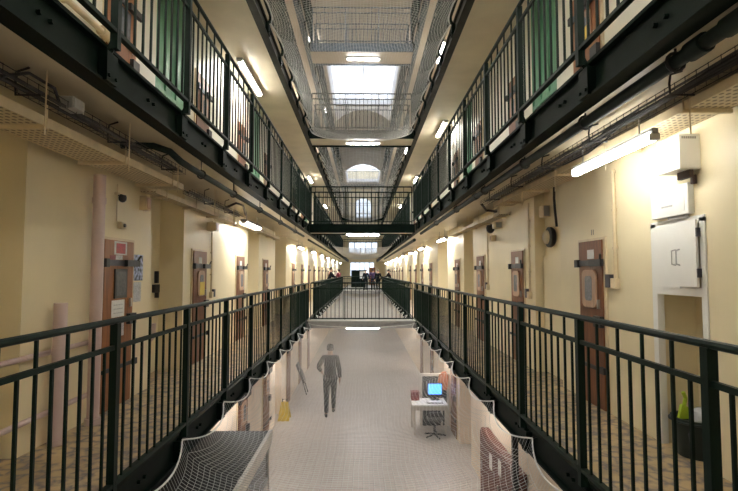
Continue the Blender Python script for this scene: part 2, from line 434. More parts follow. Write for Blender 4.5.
for z, nm, mt in ((0, 'camera-level', 'green'), (Z2, 'second-storey', 'green'), (Z3, 'third-storey', 'girder'), (Z4, 'top-storey', 'bluegrey')):
    rail_cross('near railing of the %s cross bridge' % nm, B1+.03, z, mt)
    if z: rail_cross('back railing of the %s cross bridge' % nm, B2-.03, z, mt)
    rail_cross('railing of the distant %s cross bridge' % nm, C1+.03, z, mt)

# ------------------------------------------------------------------ nets
def strands(name, lines, r, mat, parent):
    vs = []; fs = []; base = 0
    for P, axis in lines:
        n = len(P)
        for k in range(3):
            a = 2*pi*k/3+.5
            o = np.zeros(3); o[0 if axis == 'y' else 1] = r*cos(a); o[2] = r*sin(a)
            vs.append(P+o)
        idx = np.arange(n-1)
        for k in range(3):
            k2 = (k+1) % 3
            fs.append(np.stack([base+k*n+idx, base+k*n+idx+1, base+k2*n+idx+1, base+k2*n+idx], 1))
        base += 3*n
    V = np.concatenate(vs)-np.array(wloc(parent)); Fc = np.concatenate(fs).astype(np.int32)
    me = bpy.data.meshes.new(name)
    me.vertices.add(len(V)); me.vertices.foreach_set('co', V.astype(np.float32).ravel())
    me.loops.add(Fc.size); me.loops.foreach_set('vertex_index', Fc.ravel())
    me.polygons.add(len(Fc)); me.polygons.foreach_set('loop_start', np.arange(0, Fc.size, 4, dtype=np.int32))
    try: me.polygons.foreach_set('loop_total', np.full(len(Fc), 4, dtype=np.int32))
    except Exception: pass
    me.update(calc_edges=True); me.materials.append(M[mat])
    o = bpy.data.objects.new(name, me); COL.objects.link(o); o.parent = parent; o['kind'] = 'stuff'
    return o
def net(label, z, y0, y1, hooks, sag, cell=.05, r=.0022, cord='netc', scal=.12, drop=.11, ends=(0, .12), seed=1, rope_r=.012, wob=.02, endf=.25):
    t = thing('safety_net', label, 'net', (0, y0, z))
    rng = np.random.default_rng(seed)
    hk = np.array([y0]+[h for h in sorted(hooks) if y0+.3 < h < y1-.3]+[y1])
    def par(y):
        i = np.clip(np.searchsorted(hk, y)-1, 0, len(hk)-2); u = (y-hk[i])/(hk[i+1]-hk[i])
        return 4*u*(1-u)
    ph = rng.uniform(0, 6, 6)
    def pos(u, v):
        y = y0+(y1-y0)*v
        p = par(y)
        xl = EL+.05+scal*p; xr = ER-.05-scal*p
        x = xl+(xr-xl)*u
        mid = 4*u*(1-u)
        edge = np.abs(2*u-1)**6
        end = np.minimum(1, np.minimum(v*(y1-y0)/2.2, (1-v)*(y1-y0)/2.2)); end = endf+(1-endf)*np.sin(end*pi/2)
        zz = z-sag*mid**.5*end-drop*p*edge
        # bow of the two free ends
        y = y+ends[0]*mid*np.clip(1-v*(y1-y0)/1.2, 0, 1)-ends[1]*mid*np.clip(1-(1-v)*(y1-y0)/1.2, 0, 1)
        x = x+wob*np.sin(y*2.1+ph[0]+3*u)*mid+.5*wob*np.sin(y*5.3+ph[1])*mid
        y = y+wob*np.sin(x*4.2+ph[2]+y*.7)*mid
        zz = zz+.6*wob*np.sin(x*3.1+y*1.7+ph[3])*mid
        return np.stack([x, y, zz], -1)
    nu = int(3.1/cell); nv = int((y1-y0)/cell)
    lines = []
    vv = np.linspace(0, 1, nv+1); uu = np.linspace(0, 1, nu+1)
    for u in uu[1:-1]: lines.append((pos(np.full(nv+1, u), vv), 'y'))
    for v in vv[1:-1]: lines.append((pos(uu, np.full(nu+1, v)), 'x'))
    strands('mesh', lines, r, cord, t)
    vf = np.linspace(0, 1, int((y1-y0)/.08)+1)
    for u in (0., 1.):
        MB().tube(list(pos(np.full(len(vf), u), vf)), rope_r, 6).build('border_rope', 'rope', t, smooth=True)
    uf = np.linspace(0, 1, 40)
    for v in (0., 1.):
        MB().tube(list(pos(uf, np.full(40, v))), rope_r, 6).build('border_rope', 'rope', t, smooth=True)
    for h in hk:
        for s in (-1, 1):
            e = SIDE[s]['e']
            if cell <= .06: MB().tube([(e, h, z+.02), (e-s*.05, h, z)], .012, 6).build('hook', 'iron', t)
    return t
postsL = [15.41-1.34*k for k in range(12)]
net('white mesh safety net sagging over the tiled ground floor, before the first bridge', -.05, 2.2, 15.26, postsL, .5, seed=3, r=.0025, rope_r=.008)
net('mesh safety net at ground-floor ceiling height beyond the first bridge', -.02, B2+.05, C1-.05, [B2+1.34*k for k in range(18)], .45, cell=.12, r=.006, seed=4, cord='rope')
net('grey safety net hanging high overhead below the skylight, at the third storey', Z3+.02, 3.5, 15.26, postsL, .55, endf=.75, seed=5, r=.0026, cord='rope')
net('high safety net beyond the first bridge at the third storey', Z3+.02, B2+.05, C1-.05, [B2+1.34*k for k in range(18)], .55, cell=.12, r=.005, seed=6, cord='rope')
net('far safety net at the second storey ending at the distant bridge', Z2-.05, 27.0, C1-.05, [28+1.34*k for k in range(9)], .45, cell=.12, r=.012, seed=8, cord='rope')

# ------------------------------------------------------------------ lamps
def tube_lamp(label, c, L, along='y', mat='lampwarm', w=.10, h=.04, hk=1.4, group=None, top=None):
    if top is None:
        for zz in (0, Z2, Z3, Z4):
            if c[2] < zz: top = zz-.22; break
        else: top = 11.3
        if along == 'x' and c[2] < 0: top = -.2
    t = thing('hanging_light', label, 'ceiling light', c, group)
    x, y, z = c
    hx, hy = (w/2, L/2) if along == 'y' else (L/2, w/2)
    (bx(x-hx*hk, x+hx*hk, y-hy, y+hy, z, z+.05) if along == 'y' else bx(x-hx, x+hx, y-hy*1.15, y+hy*1.15, z, z+.05)).build('housing', 'grey', t)
    if top:
        for e in (-.7, .7):
            ex, ey = (0, e*hy) if along == 'y' else (e*hx, 0)
            MB().tube([(x+ex, y+ey, z+.05), (x+ex, y+ey, top)], .008, 6).build('suspension_rod', 'grey', t)
    if along == 'y':
        prof = [(-hx, 0), (-hx*.7, -h*.8), (0, -h), (hx*.7, -h*.8), (hx, 0)]
        if hk < 1: prof = [(-hx, .02), (-hx, -h*.6), (-hx*.6, -h), (hx*.6, -h), (hx, -h*.6), (hx, .02)]
        MB().prism([(x+a, z+b) for a, b in prof], y-hy+.03, y+hy-.03).build('diffuser', mat, t, smooth=True)
        for e in (-1, 1): bx(x-hx*1.05, x+hx*1.05, y+e*hy, y+e*(hy-.03), z-h, z+.01).build('end_cap', 'white', t)
    else:
        prof = [(-hy, 0), (-hy*.7, -h*.8), (0, -h), (hy*.7, -h*.8), (hy, 0)]
        MB().prism([(y+a, z+b) for a, b in prof], x-hx+.03, x+hx-.03, 'x').build('diffuser', mat, t, smooth=True)
        for e in (-1, 1): bx(x+e*hx, x+e*(hx-.03), y-hy*1.05, y+hy*1.05, z-h, z+.01).build('end_cap', 'white', t)
    return t
tube_lamp('long white batten light under the cable tray beside the white wall boxes', (2.18, 4.30, 2.53), 1.42, w=.065, h=.042, hk=.7, mat='lampnear')
tube_lamp('bright batten light above the third cell door, on the wall with the pink pipes', (-2.46, 10.9, 2.55), 1.5)
tube_lamp('bright batten light near the first bridge, on the wall with the white cupboard', (2.42, 15.0, 2.5), 1.5)
tube_lamp('batten light just past the first bridge on the wall with the pink pipes', (-2.52, 19.8, 2.5), 1.5)
for s in (-1, 1):
    for k, y in enumerate([24.2, 29.2, 34.2, 39.5, 46, 53] if s < 0 else [20.5, 25, 30, 35, 40, 46.5, 53]):
        tube_lamp('distant %s gallery batten light, %s beyond the first bridge' % (SIDE[s]['n'], ORD[k+(1 if s < 0 else 0)]), (s*2.45, y, 2.5), 1.5)
for z, nm in ((0, 'camera-level'), (Z2, 'second-storey'), (Z3, 'third-storey'), (Z4, 'top-storey')):
    tube_lamp('white tube light under the %s cross bridge' % nm, (-.0, (B1+B2)/2+(0 if z else .1), z-.275 if z else -.262), 1.1, 'x', 'lampcool', w=.10, h=.045)
    if 0 < z < Z4: tube_lamp('white tube light under the distant %s cross bridge' % nm, (0, (C1+C2)/2, z-.27), 1.6, 'x', 'lampcool', w=.14)
tube_lamp('batten light glimpsed over the upper railing above the pink pipe gallery', (-2.45, 10.5, Z3-.29), 1.9)
tube_lamp('added unseen batten light over the near part of the upper gallery, pink pipe side', (-2.3, 1.4, Z3-.29), 1.5)  # out-of-frame pair added to brighten the upper gallery walls
tube_lamp('added unseen batten light over the near part of the upper gallery, cupboard side', (2.1, 1.8, Z3-.29), 1.5)
tube_lamp('added fill batten light behind the camera, pink pipe side', (-2.3, -3.5, 2.5), 1.5)  # pair behind the view, added to raise the ambient light
tube_lamp('added fill batten light behind the camera, cupboard side', (2.2, -4.5, 2.5), 1.5)
tube_lamp('batten light over the upper gallery on the cupboard side', (2.3, 14.2, Z3-.3), 1.5)
for s in (-1, 1):
    for k, y in enumerate((22, 31)):
        tube_lamp('upper %s gallery light beyond the first bridge, %s along' % (SIDE[s]['n'], ORD[k]), (s*2.4, y, Z3-.3), 1.5)
    for k, y in enumerate((4.0, 9.0, 19.0 if s < 0 else 15.3, 28.0)):  # lamps away from the bridge are hidden ones added to brighten the upper void
        tube_lamp('third-storey %s gallery light behind its railing, row partly added, %s along' % (SIDE[s]['n'], ORD[k]), (s*2.5, y, Z4-.29), 1.5)
    for k, y in enumerate((6.0, 12.0, 20.5, 29.0)):  # invented row, added to light the roof and upper storeys
        tube_lamp('top-storey %s added fill light under the roof edge, %s along' % (SIDE[s]['n'], ORD[k]), (s*2.3, y, 11.18), 1.5)
    for k, y in enumerate((8.5, 13.0, 22.0)):
        tube_lamp('ground-floor %s light under the gallery, %s from the camera' % (SIDE[s]['n'], ORD[k]), (s*1.95, y, -.36), 1.2, mat='lampground')

# ------------------------------------------------------------------ cell doors
dn = [0]
def door(s, yc, z, w=.66, h=1.86, mat='wood', full=True, label='brown wooden cell door', window='pale', extras=(), xw=None):
    dn[0] += 1
    xw = SIDE[s]['w'] if xw is None else xw
    i = -s                                     # direction into the hall
    X = lambda d: xw+i*d
    t = bx(xw+s*.02, X(.035), yc-w/2, yc+w/2, z+.01, z+h).build('door_%d' % dn[0], mat)
    tag(t, label, None, None, 'structure')
    fr = MB()
    for e in (-1, 1): fr.box(xw, X(.02), yc+e*w/2, yc+e*(w/2+.05), z, z+h+.03)
    fr.box(xw, X(.02), yc-w/2, yc+w/2, z+h, z+h+.03)
    fr.build('door_frame', 'creamsteel', t)
    bar = bx(X(.035), X(.05), yc-w/2-.03, yc+w/2+.05, z+1.575, z+1.64).build('latch_bar', 'steel', t)
    ye = yc+s*(-1)*w/2 if False else yc+w/2
    fy = -s
    def by(a, b, d0, d1, z0, z1): return bx(X(d0), X(d1), yc+fy*a, yc+fy*b, z+z0, z+z1)
    by(.08, w/2+.07, .05, .09, 1.57, 1.645).build('latch_bolt', 'iron', t)
    by(-w/2-.04, -w/2+.03, .03, .08, 1.56, 1.65).build('latch_pivot', 'iron', t)
    MB().tube([(X(.07), yc+fy*(w/2+.03), z+1.63), (X(.09), yc+fy*(w/2+.08), z+1.70)], .011, 6).build('latch_hook', 'iron', t)
    if not full: return t
    by(w/2-.14, w/2+.02, .035, .08, .90, 1.02).build('lock', 'iron', t)
    by(w/2-.09, w/2-.06, .035, .06, 1.10, 1.2).build('handle', 'chrome', t)
    bx(X(.035), X(.055), yc-w/2-.01, yc+w/2+.06, z+.42, z+.46).build('lower_bar', 'iron', t)
    by(w/2-.02, w/2+.07, .05, .08, .41, .48).build('lower_bolt', 'iron', t)
    if window == 'dark':
        bx(X(.035), X(.05), yc-.12, yc+.16, z+1.21, z+1.54).build('window_frame', 'iron', t)
        bx(X(.05), X(.053), yc-.09, yc+.13, z+1.24, z+1.51).build('pane', 'glassgrey', t)
    else:
        f = MB(); c = .05
        def rr(a, b, p, q, rad):
            pts = []
            for cx, cy, st in ((b-rad, q-rad, 0), (a+rad, q-rad, 90), (a+rad, p+rad, 180), (b-rad, p+rad, 270)):
                pts += [(cx+rad*cos(radians(st+k*22.5)), cy+rad*sin(radians(st+k*22.5))) for k in range(5)]
            return pts
        MB().prism(rr(yc-.17, yc+.17, z+1.10, z+1.53, .07), X(.035), X(.06), 'x').build('window_frame', 'palewood', t, bevel=.006)
        MB().prism(rr(yc-.085, yc+.085, z+1.18, z+1.46, .04), X(.06), X(.063), 'x').build('pane', 'glasspale', t)
    if 'card' in extras: bx(X(.035), X(.038), yc-.1, yc+.06, z+1.655, z+1.76).build('name_card', 'paper', t, label='white name card')
    if 'note' in extras: bx(X(.063), X(.066), yc-.1, yc+.14, z+1.12, z+1.34).build('notice', 'yellowpaper', t, label='yellow notice')
    if 'sticker' in extras:
        bx(X(.035), X(.037), yc-.13, yc+.16, z+1.70, z+1.85).build('sticker', 'paper', t, label='white bordered red sticker')
        bx(X(.037), X(.039), yc-.09, yc+.12, z+1.715, z+1.83).build('sticker_face', 'red', t)
        bx(X(.035), X(.038), yc-.22, yc-.10, z+1.645, z+1.69).build('sticker_small', 'burgundy', t)
        bx(X(.035), X(.038), yc-.10, yc+.06, z+1.645, z+1.695).build('sticker_pale', 'inkpaper', t)
        bx(X(.035), X(.038), yc-.16, yc+.13, z+1.0, z+1.19).build('notice', 'paper', t, label='upper printed notice')
        for q in range(3): bx(X(.038), X(.039), yc-.12, yc+.09, z+1.04+.045*q, z+1.052+.045*q).build('notice_line', 'inkpaper', t)
        bx(X(.035), X(.038), yc-.16, yc+.13, z+.78, z+.98).build('notice', 'inkpaper', t, label='lower printed notice')
    return t
def text(body, name, parent, loc, rot, size, mat):
    c = bpy.data.curves.new(name, 'FONT'); c.body = body; c.size = size; c.align_x = 'CENTER'; c.extrude = .001
    c.materials.append(M[mat]); o = bpy.data.objects.new(name, c); COL.objects.link(o); o.parent = parent
    wl = wloc(parent) if parent else (0, 0, 0); o.location = (loc[0]-wl[0], loc[1]-wl[1], loc[2]-wl[2]); o.rotation_euler = rot
    return o
d = door(-1, 5.63, 0, mat='orangewood', window='dark', extras=('sticker',), label='brown cell door with a red sticker and two notices')
door(-1, 8.42, 0, extras=('card', 'note'), label='brown cell door with a yellow notice')
door(-1, 11.2, 0, extras=('card',), label='brown cell door under the bright batten light')
door(-1, 14.1, 0, extras=('card',), label='narrow-looking cell door next to the first bridge, pink pipe side')
d = door(1, 5.62, 0, w=.56, extras=('card',), label='brown cell door with pale rounded window beside the white cupboard')
text('11', 'door_number', d, (WR-.008, 5.6, 1.93), (pi/2, 0, -pi/2), .09, 'iron')
door(1, 8.32, 0, w=.62, extras=('card',), label='brown cell door beyond the alcove with the bell')
door(1, 10.95, 0, extras=('card',), label='third brown cell door on the cupboard side')
door(1, 13.65, 0, extras=('card',), label='fourth brown cell door on the cupboard side, near the bridge')
for k in range(12):
    y = 19.7+2.8*k
    if y < 58 and not any(a-.4 < y < b+.4 for a, b, _ in recL): door(-1, y, 0, full=k < 2, label='distant brown cell door, %s past the bridge, pink pipe side' % ORD[k])
    y = 19.0+2.7*k
    if y < 58 and not any(a-.4 < y < b+.4 for a, b, _ in recR): door(1, y, 0, full=k < 2, label='distant brown cell door, %s past the bridge, cupboard side' % ORD[k])
for k, y in enumerate([2.8, 5.55, 8.42, 11.2, 14.1, 19.7, 22.5, 25.8]):
    door(-1, y, Z2, mat='orangewood' if k < 2 else 'wood', full=k < 4, window='dark' if k == 1 else 'pale', label='upper storey cell door behind the railing, %s along, pink pipe side' % ORD[k])
for k, y in enumerate([5.6, 8.3, 10.95, 13.65, 19, 21.7, 25]):
    door(1, y, Z2, mat='orangewood' if k < 1 else 'wood', full=k < 4, extras=('card', 'note') if k == 0 else (), label='upper storey cell door behind the railing, %s along, cupboard side' % ORD[k])
for k, y in enumerate([9.6, 11.9, 15.4, 18.2, 21]):
    door(-1, y, GZ, w=.7, full=k < 2, xw=GWL, label='ground-floor cell door seen through the net, %s along, booth side' % ORD[k])
for k, y in enumerate([12.35, 16.2, 19]):
    door(1, y, GZ, w=.7, full=k < 2, xw=GWR, label='ground-floor cell door seen through the net, %s along, desk side' % ORD[k])
# green panels closing the service alcoves of the upper storey
for s, recs in ((-1, rec2L), (1, rec2R)):
    for k, (a, b, dd) in enumerate(recs[:3]):
        dn[0] += 1; xw = SIDE[s]['w']
        t = bx(xw+s*.03, xw+s*.06, a, b, Z2+.01, Z3-.23).build('door_%d' % dn[0], 'greendoor')
        tag(t, 'mid-green service panel between upper cells, %s along, %s side' % (ORD[k], 'pink pipe' if s < 0 else 'cupboard'), None, None, 'structure')
        m = MB()
        for q in range(4): y = a+(b-a)*q/3; m.box(xw+s*.005, xw+s*.03, y-.02, y+.02, Z2+.02, Z3-.24)
        m.box(xw+s*.005, xw+s*.03, a, b, Z2+1.0, Z2+1.06)
        m.build('door_frame', 'greendoor', t)

# ------------------------------------------------------------------ pipes, trays and fittings of the galleries
def pipe(name, label, pts, r, mat, cat='pipe', n=14, clamps=(), clampmat='iron', flange=()):
    t = thing(name, label, cat, pts[0])
    MB().tube(pts, r, n).build('pipe_body', mat, t, smooth=True)
    for (x, y, z, top) in clamps:
        m = MB(); k = 12; R = r+.012
        ring = [(x+R*cos(a), y, z+R*sin(a)) for a in [2*pi*i/k for i in range(k+1)]]
        m.tube(ring, .010, 6); m.tube([(x, y, z+R), (x, y, top)], .008, 6)
        m.build('clamp', clampmat, t)
    for (p, q, rr) in flange: MB().tube([p, q], rr, n).build('coupling', mat, t, smooth=True)
    return t
pipe('overhead_pipe', 'thick dark green pipe clamped under the gallery ceiling beside the girder, cupboard side',
     [(1.80, .6, 2.71), (1.80, 15.2, 2.71)], .042, 'pipegreen', clamps=[(1.80, y, 2.71, 2.788) for y in (1.9, 2.75, 3.9, 5.4, 7.2, 9.4, 12)],
     flange=[((1.80, 2.5, 2.71), (1.80, 2.62, 2.71), .056), ((1.80, 2.05, 2.71), (1.80, 2.35, 2.71), .053), ((1.80, 7.7, 2.71), (1.80, 7.85, 2.71), .052)])
pipe('overhead_pipe', 'thin dark grey-green pipe bending from the ceiling, pink pipe side',
     [(-2.35, 4.75, 2.735), (-2.05, 4.78, 2.735), (-1.92, 4.85, 2.70), (-1.86, 5.0, 2.63), (-1.85, 5.3, 2.62), (-1.84, 15.2, 2.62)], .034, 'pipegreen',
     clamps=[(-1.85, y, 2.62, 2.785) for y in (5.6, 7.0, 8.8, 11, 13.4)])
pipe('overhead_pipe', 'long dark pipe under the second-storey edge beyond the bridge, pink pipe side', [(-1.84, B2+.2, 2.6), (-1.84, C1, 2.6)], .034, 'pipegreen')
pipe('overhead_pipe', 'long dark pipe under the second-storey edge beyond the bridge, cupboard side', [(1.74, B2+.2, 2.6), (1.74, C1, 2.6)], .055, 'pipegreen')
def basket(label, x0, x1, y0, y1, z, zt):
    t = thing('cable_basket', label, 'cable tray', (x0, y0, z))
    m = MB(); n = int((y1-y0)/.1)
    for xx, zz in ((x0, z), ((x0+x1)/2, z), (x1, z), (x0, z+.055), (x1, z+.055), (x0, z+.028)): m.tube([(xx, y0, zz), (xx, y1, zz)], .0035, 4)
    for i in range(n+1):
        y = y0+(y1-y0)*i/n; m.tube([(x0, y, z+.06), (x0, y, z), (x1, y, z), (x1, y, z+.06)], .003, 4)
    m.build('wire_basket', 'iron', t)
    rng = random.Random(int(x0*100)+5)
    for k in range(4):
        xb = x0+(x1-x0)*(k+.6)/4.4; pts = []
        y = y0
        while y < y1:
            pts.append((xb+rng.uniform(-.012, .012), y, z+.018+rng.uniform(0, .022))); y += .35
        MB().tube(pts, .009+.003*(k % 2), 6).build('cable', 'black', t, smooth=True)
    for y in np.arange(y0+.93, y1, 1.12):
        MB().tube([(x1+.01, y, z-.01), (x0-.015, y, z-.01), (x0-.02, y, z+.06), (x0-.01, y, zt-.03), ((x0+x1)/2, y, zt-.005)], .008, 6).build('hanger', 'iron', t)
        MB().tube([(x1+.012, y+.05, z-.25), (x1+.012, y+.05, zt)], .005, 5).build('drop_rod', 'creamsteel', t)
    return t
basket('black wire cable basket under the ceiling, pink pipe side, full length of the near bays', -2.16, -2.03, 1.0, 5.6, 2.62, 2.79)
basket('black wire cable basket along the alcove stretch, pink pipe side', -2.42, -2.3, 6.6, 9.4, 2.56, 2.79)
basket('black wire cable basket beside the thick green pipe, cupboard side', 1.97, 2.10, 1.0, 8.2, 2.64, 2.79)
def tray(label, xa, xb, y0, y1, z, rods=True, zt=2.79):
    t = thing('cable_tray', label, 'cable tray', (xa, y0, z))
    s = 1 if xb > xa else -1
    bx(xa, xb, y0, y1, z, z+.008).build('tray_floor', 'perf', t)
    bx(xa, xa-s*.006, y0, y1, z-.012, z+.055).build('tray_lip', 'creamsteel', t)
    bx(xb, xb+s*.006, y0, y1, z, z+.055).build('tray_lip', 'creamsteel', t)
    for y in np.arange(y0+.33, y1, 1.14):
        m = MB().box(xa-s*.02, xb+s*.02, y-.015, y+.015, z-.03, z-.002)
        m.tube([(xa-s*.012, y, z-.03), (xa-s*.012, y, zt)], .006, 6)
        m.build('hanger', 'creamsteel', t)
    return t
tray('cream perforated cable tray hung on rods above the pink pipes', -2.22, -2.62, .8, 6.05, 2.53)
tray('cream cable tray stepping back along the wall past the alcove, pink pipe side', -2.58, -2.76, 6.1, 10.0, 2.50)
tray('cream perforated cable tray behind the long batten light, cupboard side', 2.285, 2.60, .8, 8.5, 2.66)
tray('cream cable tray further along the wall, cupboard side', 2.40, 2.60, 8.6, 13.5, 2.52)
tray('distant cream cable tray near the bridge, pink pipe side', -2.56, -2.74, 10.2, 15.2, 2.52)
# loose cable drops
def cable(label, pts, r=.011, mat='black'):
    return tag(MB().tube(pts, r, 6).build('cable', mat, None, smooth=True), label, 'cable')
cable('black cable looping down beside the small grey box, pink pipe side', [(-2.08, 2.8, 2.63), (-2.03, 2.95, 2.71), (-2.03, 3.2, 2.71), (-2.08, 3.34, 2.66)])
cable('black cable arch above the wall by the second cell door', [(-2.36, 8.3, 2.58), (-2.2, 8.5, 2.70), (-2.15, 8.8, 2.70), (-2.2, 9.2, 2.58)], .02)
cable('black cable hanging from the tray into the alcove with the bell', [(2.6, 6.6, 2.7), (2.6, 6.62, 2.5), (2.61, 6.62, 2.32), (2.62, 6.6, 2.12)], .018)
cable('thick tangle of black cable across the tray end, cupboard side', [(2.0, 8.2, 2.64), (2.15, 8.5, 2.58), (2.3, 8.4, 2.55), (2.4, 8.8, 2.62), (2.5, 9.3, 2.56)], .022)
cable('thin black cable swooping below the green pipe, cupboard side', [(1.8, 5.0, 2.58), (1.9, 4.6, 2.52), (2.0, 4.3, 2.56), (2.05, 4.0, 2.63)], .007)
# junction boxes on the ceiling / wall
def jbox(name, label, a, b, mat, cat='junction box', lid=None):
    t = thing(name, label, cat, ((a[0]+b[0])/2, (a[1]+b[1])/2, a[2]))
    MB().box(a[0], b[0], a[1], b[1], a[2], b[2]).build('box_body', mat, t, bevel=.008)
    if lid: lid(t)
    return t
jbox('junction_box', 'small grey junction box on the cable basket, pink pipe side', (-2.10, 3.36, 2.635), (-2.00, 3.50, 2.72), 'grey',
     lid=lambda t: bx(-2.00, -1.995, 3.37, 3.49, 2.645, 2.71).build('lid', 'bag', t))
jbox('junction_box', 'brown box high on the wall beyond the first cell door, pink pipe side', (WL, 6.15, 2.28), (WL+.09, 6.3, 2.46), 'creamsteel',
     lid=lambda t: bx(WL+.09, WL+.095, 6.17, 6.28, 2.3, 2.44).build('lid', 'palewood', t))
jbox('junction_box', 'square brown box on the tray above the second cell door', (WL, 8.8, 2.25), (WL+.17, 9.0, 2.40), 'creamsteel',
     lid=lambda t: bx(WL+.17, WL+.176, 8.82, 8.98, 2.265, 2.385).build('lid', 'palewood', t))
jbox('loudspeaker_box', 'square grey loudspeaker box high in the alcove with the bell', (2.69, 7.28, 2.33), (2.795, 7.46, 2.51), 'creamsteel', 'loudspeaker',
     lid=lambda t: bx(2.70, 2.785, 7.274, 7.28, 2.345, 2.495).build('grille', 'grey', t))
jbox('loudspeaker_box', 'grey box bracketed to the wall beyond the alcove, beside the black lamp', (2.5, 9.25, 2.34), (WR, 9.45, 2.46), 'creamsteel', 'loudspeaker',
     lid=lambda t: bx(2.515, 2.625, 9.244, 9.25, 2.35, 2.45).build('grille', 'grey', t))
# bell in the alcove
t = thing('wall_bell', 'round cream bell with a dark rim on the alcove back wall', 'bell', (WR+.16, 7.2, 2.02))
MB().lathe([(.13, 0), (.15, .03), (.15, .07), (.11, .09)], (WR+.16, 7.2, 2.02), 24, 'x').build('rim', 'iron', t, smooth=True)
for p in t.children: p.scale.x = -1
o = MB().lathe([(.105, 0), (.095, .03), (.06, .05), (.01, .055)], (0, 0, 0), 24, 'x').build('dome', 'creamsteel', t, smooth=True, local=True); o.scale.x = -1; o.location = (-.088, 0, 0)
# black dome lamp on the wall right
def domecam(label, x, y, z, s, k=1.0):
    t = thing('dome_camera', label, 'camera', (x, y, z)); i = -s
    bx(x, x+i*.1*k, y-.03*k, y+.03*k, z+.06*k, z+.1*k).build('arm', 'black', t)
    MB().lathe([(q*k, h*k) for q, h in [(.02, .09), (.07, .08), (.085, .03), (.075, -.03), (.04, -.07), (.005, -.08)][::-1]], (x+i*.1*k, y, z), 18).build('dome', 'black', t, smooth=True)
    return t
domecam('black round lamp on the wall above a cream lower cap, cupboard side', WR, 9.75, 2.36, 1)
jbox('wall_switch', 'cream cap under the black round lamp, cupboard side', (WR-.1, 9.7, 2.12), (WR, 9.8, 2.24), 'creamsteel', 'switch',
     lid=lambda t: bx(WR-.106, WR-.1, 9.72, 9.78, 2.14, 2.22).build('cap_face', 'palewood', t))
domecam('black round sensor on the wall above the first cell door, pink pipe side', WL, 5.62, 2.34, -1, .52)
jbox('wall_switch', 'small cream box with a black button below the round sensor', (WL, 5.62, 2.0), (WL+.05, 5.72, 2.08), 'creamsteel', 'switch',
     lid=lambda t: MB().lathe([(.022, 0), (.02, .015)], (WL+.05, 5.68, 2.04), 12, 'x').build('button', 'black', t))
def conduit(label, s, y, z0, z1, box=True, r=.014, mat='creamsteel'):
    xw = SIDE[s]['w']; x = xw-s*.02
    t = thing('conduit', label, 'conduit', (x, y, z0))
    MB().tube([(x, y, z0), (x, y, z1)], r, 8).build('conduit_pipe', mat, t, smooth=True)
    for z in np.arange(z0+.3, z1, .4): bx(xw, x-s*.018, y-.025, y+.025, z, z+.025).build('saddle', mat, t)
    if box:
        bx(xw, xw-s*.055, y-.05, y+.05, z0-.11, z0).build('socket', 'creamsteel', t, bevel=.005)
        bx(xw, xw-s*.05, y+.08, y+.17, z0-.1, z0+.04).build('switch_plate', 'steel', t)
    return t
conduit('cream conduit dropping to a socket beside the first cell door, cupboard side', 1, 5.08, 1.44, 2.58, r=.02)
conduit('cream conduit dropping beside the second cell door, cupboard side', 1, 7.72, 1.2, 2.6)
conduit('cream conduit beside the third cell door, cupboard side', 1, 10.3, 1.25, 2.5)
conduit('cream conduit dropping beside the second cell door, pink pipe side', -1, 9.07, 1.15, 2.45)
conduit('thin conduit dropping to the black sensor, pink pipe side', -1, 5.56, 2.08, 2.5, box=False, r=.008)
# pink pipes
pipe('pink_pipe', 'tall mauve pipe rising from the floor beside the first cell door', [(-2.68, 5.0, 0), (-2.68, 5.0, 2.49)], .058, 'pinkpipe', flange=[((-2.68, 5.0, 2.2), (-2.68, 5.0, 2.26), .066), ((-2.68, 5.0, .0), (-2.68, 5.0, .06), .075)])
pipe('pink_pipe', 'short mauve pipe stub standing on the gallery floor', [(-2.68, 4.42, 0), (-2.68, 4.42, 1.23)], .055, 'pinkpipe', flange=[((-2.68, 4.42, .0), (-2.68, 4.42, .05), .07), ((-2.68, 4.42, .78), (-2.68, 4.42, .84), .06)])
pipe('pink_pipe', 'upper horizontal mauve pipe running low along the wall', [(-2.755, 2.5, .80), (-2.755, 5.2, .80)], .024, 'pinkpipe', clamps=[])
pipe('pink_pipe', 'lower horizontal mauve pipe just above the floor', [(-2.755, 2.5, .28), (-2.755, 5.2, .28)], .024, 'pinkpipe')
pipe('pink_pipe', 'short bent mauve waste pipe at the foot of the alcove', [(-3.1, 7.05, 0), (-3.1, 7.05, .42), (-3.06, 7.05, .52), (-2.98, 7.05, .6), (-2.98, 7.05, .78)], .05, 'pinkpipe')
pipe('wall_pipe', 'pale pipe running along the upper storey wall behind the railing, pink pipe side', [(-2.74, 2.0, 3.98), (-2.74, 5.2, 4.03)], .03, 'creamsteel', flange=[((-2.74, 5.05, 4.03), (-2.74, 5.25, 4.03), .055), ((-2.74, 4.3, 4.01), (-2.74, 4.42, 4.01), .045)])
# rusty bolts / lock of the service hatch in the left alcove
dn[0] += 1
t = bx(-3.17, -3.13, 6.58, 7.6, .02, 2.2).build('door_%d' % dn[0], 'cream'); tag(t, 'cream service hatch with rusty bolts in the alcove', None, None, 'structure')
for y, z0, z1 in ((7.46, 1.34, 1.52), (7.48, 1.12, 1.2)):
    bx(-3.13, -3.08, y-.025, y+.025, z0, z1).build('bolt', 'iron', t)
bx(-3.13, -3.08, 7.36, 7.52, 1.2, 1.32).build('lock', 'iron', t)
bx(-3.13, -3.10, 6.9, 6.94, 1.0, 1.2).build('handle', 'iron', t)
dn[0] += 1
t = bx(WR+.12, WR+.16, 6.56, 7.5, .02, 1.75).build('door_%d' % dn[0], 'cream'); tag(t, 'cream service hatch under the bell', None, None, 'structure')
bx(WR+.07, WR+.12, 6.6, 6.68, 1.34, 1.46).build('bolt', 'iron', t)
bx(WR+.08, WR+.12, 6.62, 6.7, .25, .4).build('bolt', 'iron', t)
